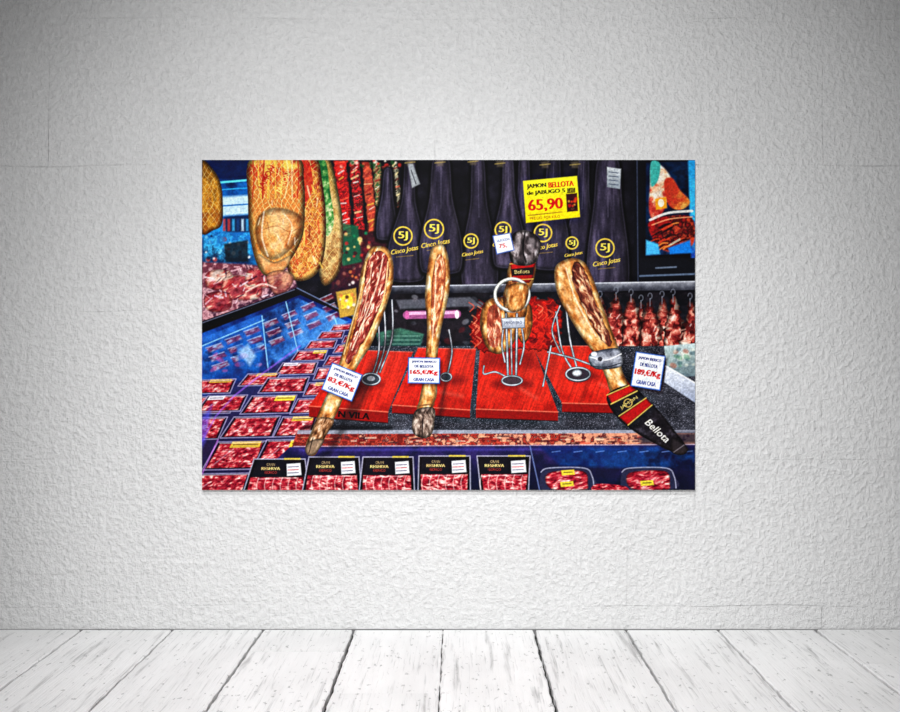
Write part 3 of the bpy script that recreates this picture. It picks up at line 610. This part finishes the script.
bp = N(nt, 'ShaderNodeBump'); bp.inputs['Strength'].default_value = 1.0; bp.inputs['Distance'].default_value = .015; nt.links.new(h2, bp.inputs['Height']); nt.links.new(bp.outputs[0], b.inputs['Normal'])
v = math_(nt, 'ADD', math_(nt, 'MULTIPLY', n3, .10), math_(nt, 'MULTIPLY', n1, .34))
v = math_(nt, 'ADD', v, .56); v = math_(nt, 'SUBTRACT', v, math_(nt, 'MULTIPLY', jm, .10))
cmb = N(nt, 'ShaderNodeCombineColor')
for i in range(3): nt.links.new(v, cmb.inputs[i])
nt.links.new(cmb.outputs[0], b.inputs['Base Color']); b.inputs['Roughness'].default_value = .75; b.inputs['Specular IOR Level'].default_value = .25

def mesh_obj(name, verts, faces, mats, mi=None):
    me = bpy.data.meshes.new(name); me.from_pydata(verts, [], faces)
    for m in mats: me.materials.append(m)
    if mi:
        for p, i in zip(me.polygons, mi): p.material_index = i
    me.update(); o = bpy.data.objects.new(name, me); scene.collection.objects.link(o); return o
def boxg(x0, x1, y0, y1, z0, z1):
    v = [(x0, y0, z0), (x1, y0, z0), (x1, y1, z0), (x0, y1, z0), (x0, y0, z1), (x1, y0, z1), (x1, y1, z1), (x0, y1, z1)]
    f = [(3, 2, 1, 0), (4, 5, 6, 7), (0, 1, 5, 4), (1, 2, 6, 5), (2, 3, 7, 6), (3, 0, 4, 7)]
    return v, f
vv, ff = boxg(-3.2, 3.2, 0, .12, 0, 3.0)
wall = mesh_obj('wall_back', vv, ff, [mw])

# ---- floor ----
mf, nt, b = mat('whitewashed_boards')
tc = N(nt, 'ShaderNodeTexCoord'); co = tc.outputs['Object']
at = N(nt, 'ShaderNodeAttribute', attribute_name='plank')
vadd = N(nt, 'ShaderNodeVectorMath', operation='ADD'); nt.links.new(co, vadd.inputs[0]); sc_ = N(nt, 'ShaderNodeVectorMath', operation='SCALE'); nt.links.new(at.outputs['Vector'], sc_.inputs[0]); sc_.inputs['Scale'].default_value = 13.; nt.links.new(sc_.outputs[0], vadd.inputs[1]); gco = vadd.outputs[0]
g1 = noise(nt, gco, 8, 5, .62, .3, (5, .35, 1)); g2 = noise(nt, gco, 28, 4, .6, .2, (5, .2, 1)); g3 = noise(nt, gco, 5, 3, .6, .3, (1, .5, 1)); g4 = noise(nt, gco, 45, 3, .6, 0, (1.5, .8, 1))
c1 = rampn(nt, g1, [(.28, .52), (.42, .90), (1., .98)])
c2 = rampn(nt, g2, [(.28, .68), (.42, 1.), (1., 1.)])
c3 = rampn(nt, g3, [(.3, .90), (.6, 1.)])
c4 = rampn(nt, g4, [(.30, .55), (.37, 1.)])
cc = math_(nt, 'MULTIPLY', math_(nt, 'MULTIPLY', c1, c2), math_(nt, 'MULTIPLY', c3, c4))
tone_ = math_(nt, 'ADD', math_(nt, 'MULTIPLY', at.outputs['Fac'], .07), .92)
cc = math_(nt, 'MULTIPLY', cc, tone_)
cmb = N(nt, 'ShaderNodeCombineColor')
for i in range(3): nt.links.new(cc, cmb.inputs[i])
nt.links.new(cmb.outputs[0], b.inputs['Base Color']); b.inputs['Roughness'].default_value = .55; b.inputs['Specular IOR Level'].default_value = .3
bp = N(nt, 'ShaderNodeBump'); bp.inputs['Strength'].default_value = .6; bp.inputs['Distance'].default_value = .003
nt.links.new(math_(nt, 'ADD', g2, math_(nt, 'MULTIPLY', g1, .8)), bp.inputs['Height']); nt.links.new(bp.outputs[0], b.inputs['Normal'])
md, nt2, b2 = mat('dark_subfloor')
nn = noise(nt2, N(nt2, 'ShaderNodeTexCoord').outputs['Object'], 20); nt2.links.new(rampn(nt2, nn, [(0, .01), (1, .03)]), b2.inputs['Base Color']); b2.inputs['Roughness'].default_value = .9

lines = {0: 82, 1: 173, 2: 263, 3: 354, 4: 443, 5: 534, 6: 626, 7: 718, 8: 815}
gapw = {0: .008, 1: .007, 2: .009, 3: .009, 4: .003, 5: .009, 6: .008, 7: .008, 8: .008}
def linex(i):
    if i in lines: return wx(lines[i])
    return wx(82+i*91.2) if i < 0 else wx(815+(i-8)*91.2)
fv, ff, fi, pa = [], [], [], []
rr = random.Random(3); YF = -4.2
def edge_profile(seed):
    r = random.Random(seed); p = [r.uniform(0, 6) for _ in range(4)]
    return lambda y: .0008*math.sin(y*17+p[0])+.0009*math.sin(y*41+p[1])+.0009*math.sin(y*97+p[2])+r.uniform(-.0009, .0009)
for i in range(-8, 17):
    xl, xr = linex(i), linex(i+1); gl, gr = gapw.get(i, .007)/2, gapw.get(i+1, .007)/2
    cuts = [-.004]; y = -rr.uniform(.15, 1.3)
    if i in (2, 5, 4): y = {2: -.22, 5: -1.1, 4: -.95}[i]
    while y > YF: cuts.append(y); y -= rr.uniform(1.1, 1.9)
    cuts.append(YF)
    pl, pr = edge_profile(i*2), edge_profile(i*2+1)
    for a, bb in zip(cuts[:-1], cuts[1:]):
        a2, b2_ = a-.0012, bb+.0012; n_ = max(2, int((a2-b2_)/.02)); dz = rr.uniform(-.0025, 0); tn = rr.random(); base = len(fv)
        for k in range(n_+1):
            yy = a2+(b2_-a2)*k/n_; x1_, x2_ = xl+gl+pl(yy), xr-gr+pr(yy)
            e = .003
            fv += [(x1_, yy, -.022), (x1_, yy, dz-.003), (x1_+e, yy, dz), (x2_-e, yy, dz), (x2_, yy, dz-.003), (x2_, yy, -.022)]
        for k in range(n_):
            o = base+k*6
            for j in range(5): ff.append((o+j, o+j+1, o+6+j+1, o+6+j)); fi.append(0); pa.append(tn)
        for o in (base, base+n_*6): ff.append(tuple(o+j for j in (range(6) if o == base else range(5, -1, -1)))); fi.append(0); pa.append(tn)
base = len(fv); v_, f_ = boxg(linex(-8), linex(17), YF, 0, -.05, -.022)
fv += v_; ff += [tuple(base+j for j in q) for q in f_]; fi += [1]*6; pa += [0]*6
floor = mesh_obj('floor', fv, ff, [mf, md], fi)
a_ = floor.data.attributes.new('plank', 'FLOAT', 'FACE'); a_.data.foreach_set('value', pa)
bm = bmesh.new(); bm.from_mesh(floor.data); bmesh.ops.recalc_face_normals(bm, faces=bm.faces); bm.to_mesh(floor.data); bm.free()

# ---- print on the wall ----
art_root = bpy.data.objects.new('wall_art_print', None); scene.collection.objects.link(art_root)
TH = .018; k = (D-TH)/D
def ax_(u): return wx(u)*k
def az_(v): return H+(356-v)/PXM*k
px0, px1, pz0, pz1 = ax_(202), ax_(695), az_(490), az_(160)
art_root.location = ((px0+px1)/2, 0, (pz0+pz1)/2)
me_, nt, b = mat('panel_white_edge'); nn = noise(nt, N(nt, 'ShaderNodeTexCoord').outputs['Object'], 40)
nt.links.new(rampn(nt, nn, [(0, .7), (1, .8)]), b.inputs['Base Color']); b.inputs['Roughness'].default_value = .5
vv, ff = boxg(px0, px1, -TH, -.0005, pz0, pz1)
panel = mesh_obj('backing_panel', vv, ff, [me_])
me = bpy.data.meshes.new('printed_face')
gx = ax_(GX); gz = az_(GY)
co_ = np.stack([gx, np.full_like(gx, -TH-.0006), gz], -1).reshape(-1, 3)
idx = np.arange(NW*NH).reshape(NH, NW)
q = np.stack([idx[1:, :-1], idx[1:, 1:], idx[:-1, 1:], idx[:-1, :-1]], -1).reshape(-1, 4)
me.vertices.add(len(co_)); me.vertices.foreach_set('co', co_.ravel().astype(np.float32))
me.loops.add(q.size); me.loops.foreach_set('vertex_index', q.ravel().astype(np.int32))
me.polygons.add(len(q)); me.polygons.foreach_set('loop_start', (np.arange(len(q))*4).astype(np.int32))
try: me.polygons.foreach_set('loop_total', np.full(len(q), 4, np.int32))
except Exception: pass
me.update(calc_edges=True)
ca = me.color_attributes.new('print_ink', 'FLOAT_COLOR', 'POINT')
rgba = np.concatenate([lin.reshape(-1, 3), np.ones((NW*NH, 1))], 1).astype(np.float32); ca.data.foreach_set('color', rgba.ravel())
mp_, nt, b = mat('printed_ink'); at = N(nt, 'ShaderNodeAttribute', attribute_name='print_ink'); nt.links.new(at.outputs['Color'], b.inputs['Base Color'])
b.inputs['Roughness'].default_value = .6; b.inputs['Specular IOR Level'].default_value = .05
me.materials.append(mp_)
face = bpy.data.objects.new('printed_face', me); scene.collection.objects.link(face)
for o in (panel, face):
    o.parent = art_root; o.matrix_parent_inverse = Matrix.Translation(-art_root.location)

# ---- lights ----
w = bpy.data.worlds.new('world'); scene.world = w; w.use_nodes = True
w.node_tree.nodes['Background'].inputs[0].default_value = (.99, .99, 1, 1); w.node_tree.nodes['Background'].inputs[1].default_value = .20
def spot(name, loc, tgt, e, ang, blend, size):
    l = bpy.data.lights.new(name, 'SPOT'); l.energy = e; l.spot_size = math.radians(ang); l.spot_blend = blend; l.shadow_soft_size = size
    o = bpy.data.objects.new(name, l); scene.collection.objects.link(o); o.location = loc
    o.rotation_euler = (Vector(tgt)-Vector(loc)).to_track_quat('-Z', 'Y').to_euler(); return o
spot('gallery_spotlight', (-.4, -3.1, 1.9), (0, 0, .95), 325, 74, .95, .05)
spot('floor_fill_spot', (0, -2.4, 2.9), (0, -.5, 0), 255, 70, 1, .12)  # added fill lamp overhead, no real fixture; brightens the floor boards

cam = bpy.data.cameras.new('camera'); cam.lens = 35; cam.sensor_width = 36; cam.shift_x = -7/900
co = bpy.data.objects.new('camera', cam); scene.collection.objects.link(co); co.location = (0, -D, H); co.rotation_euler = (math.radians(90), 0, 0)
scene.camera = co
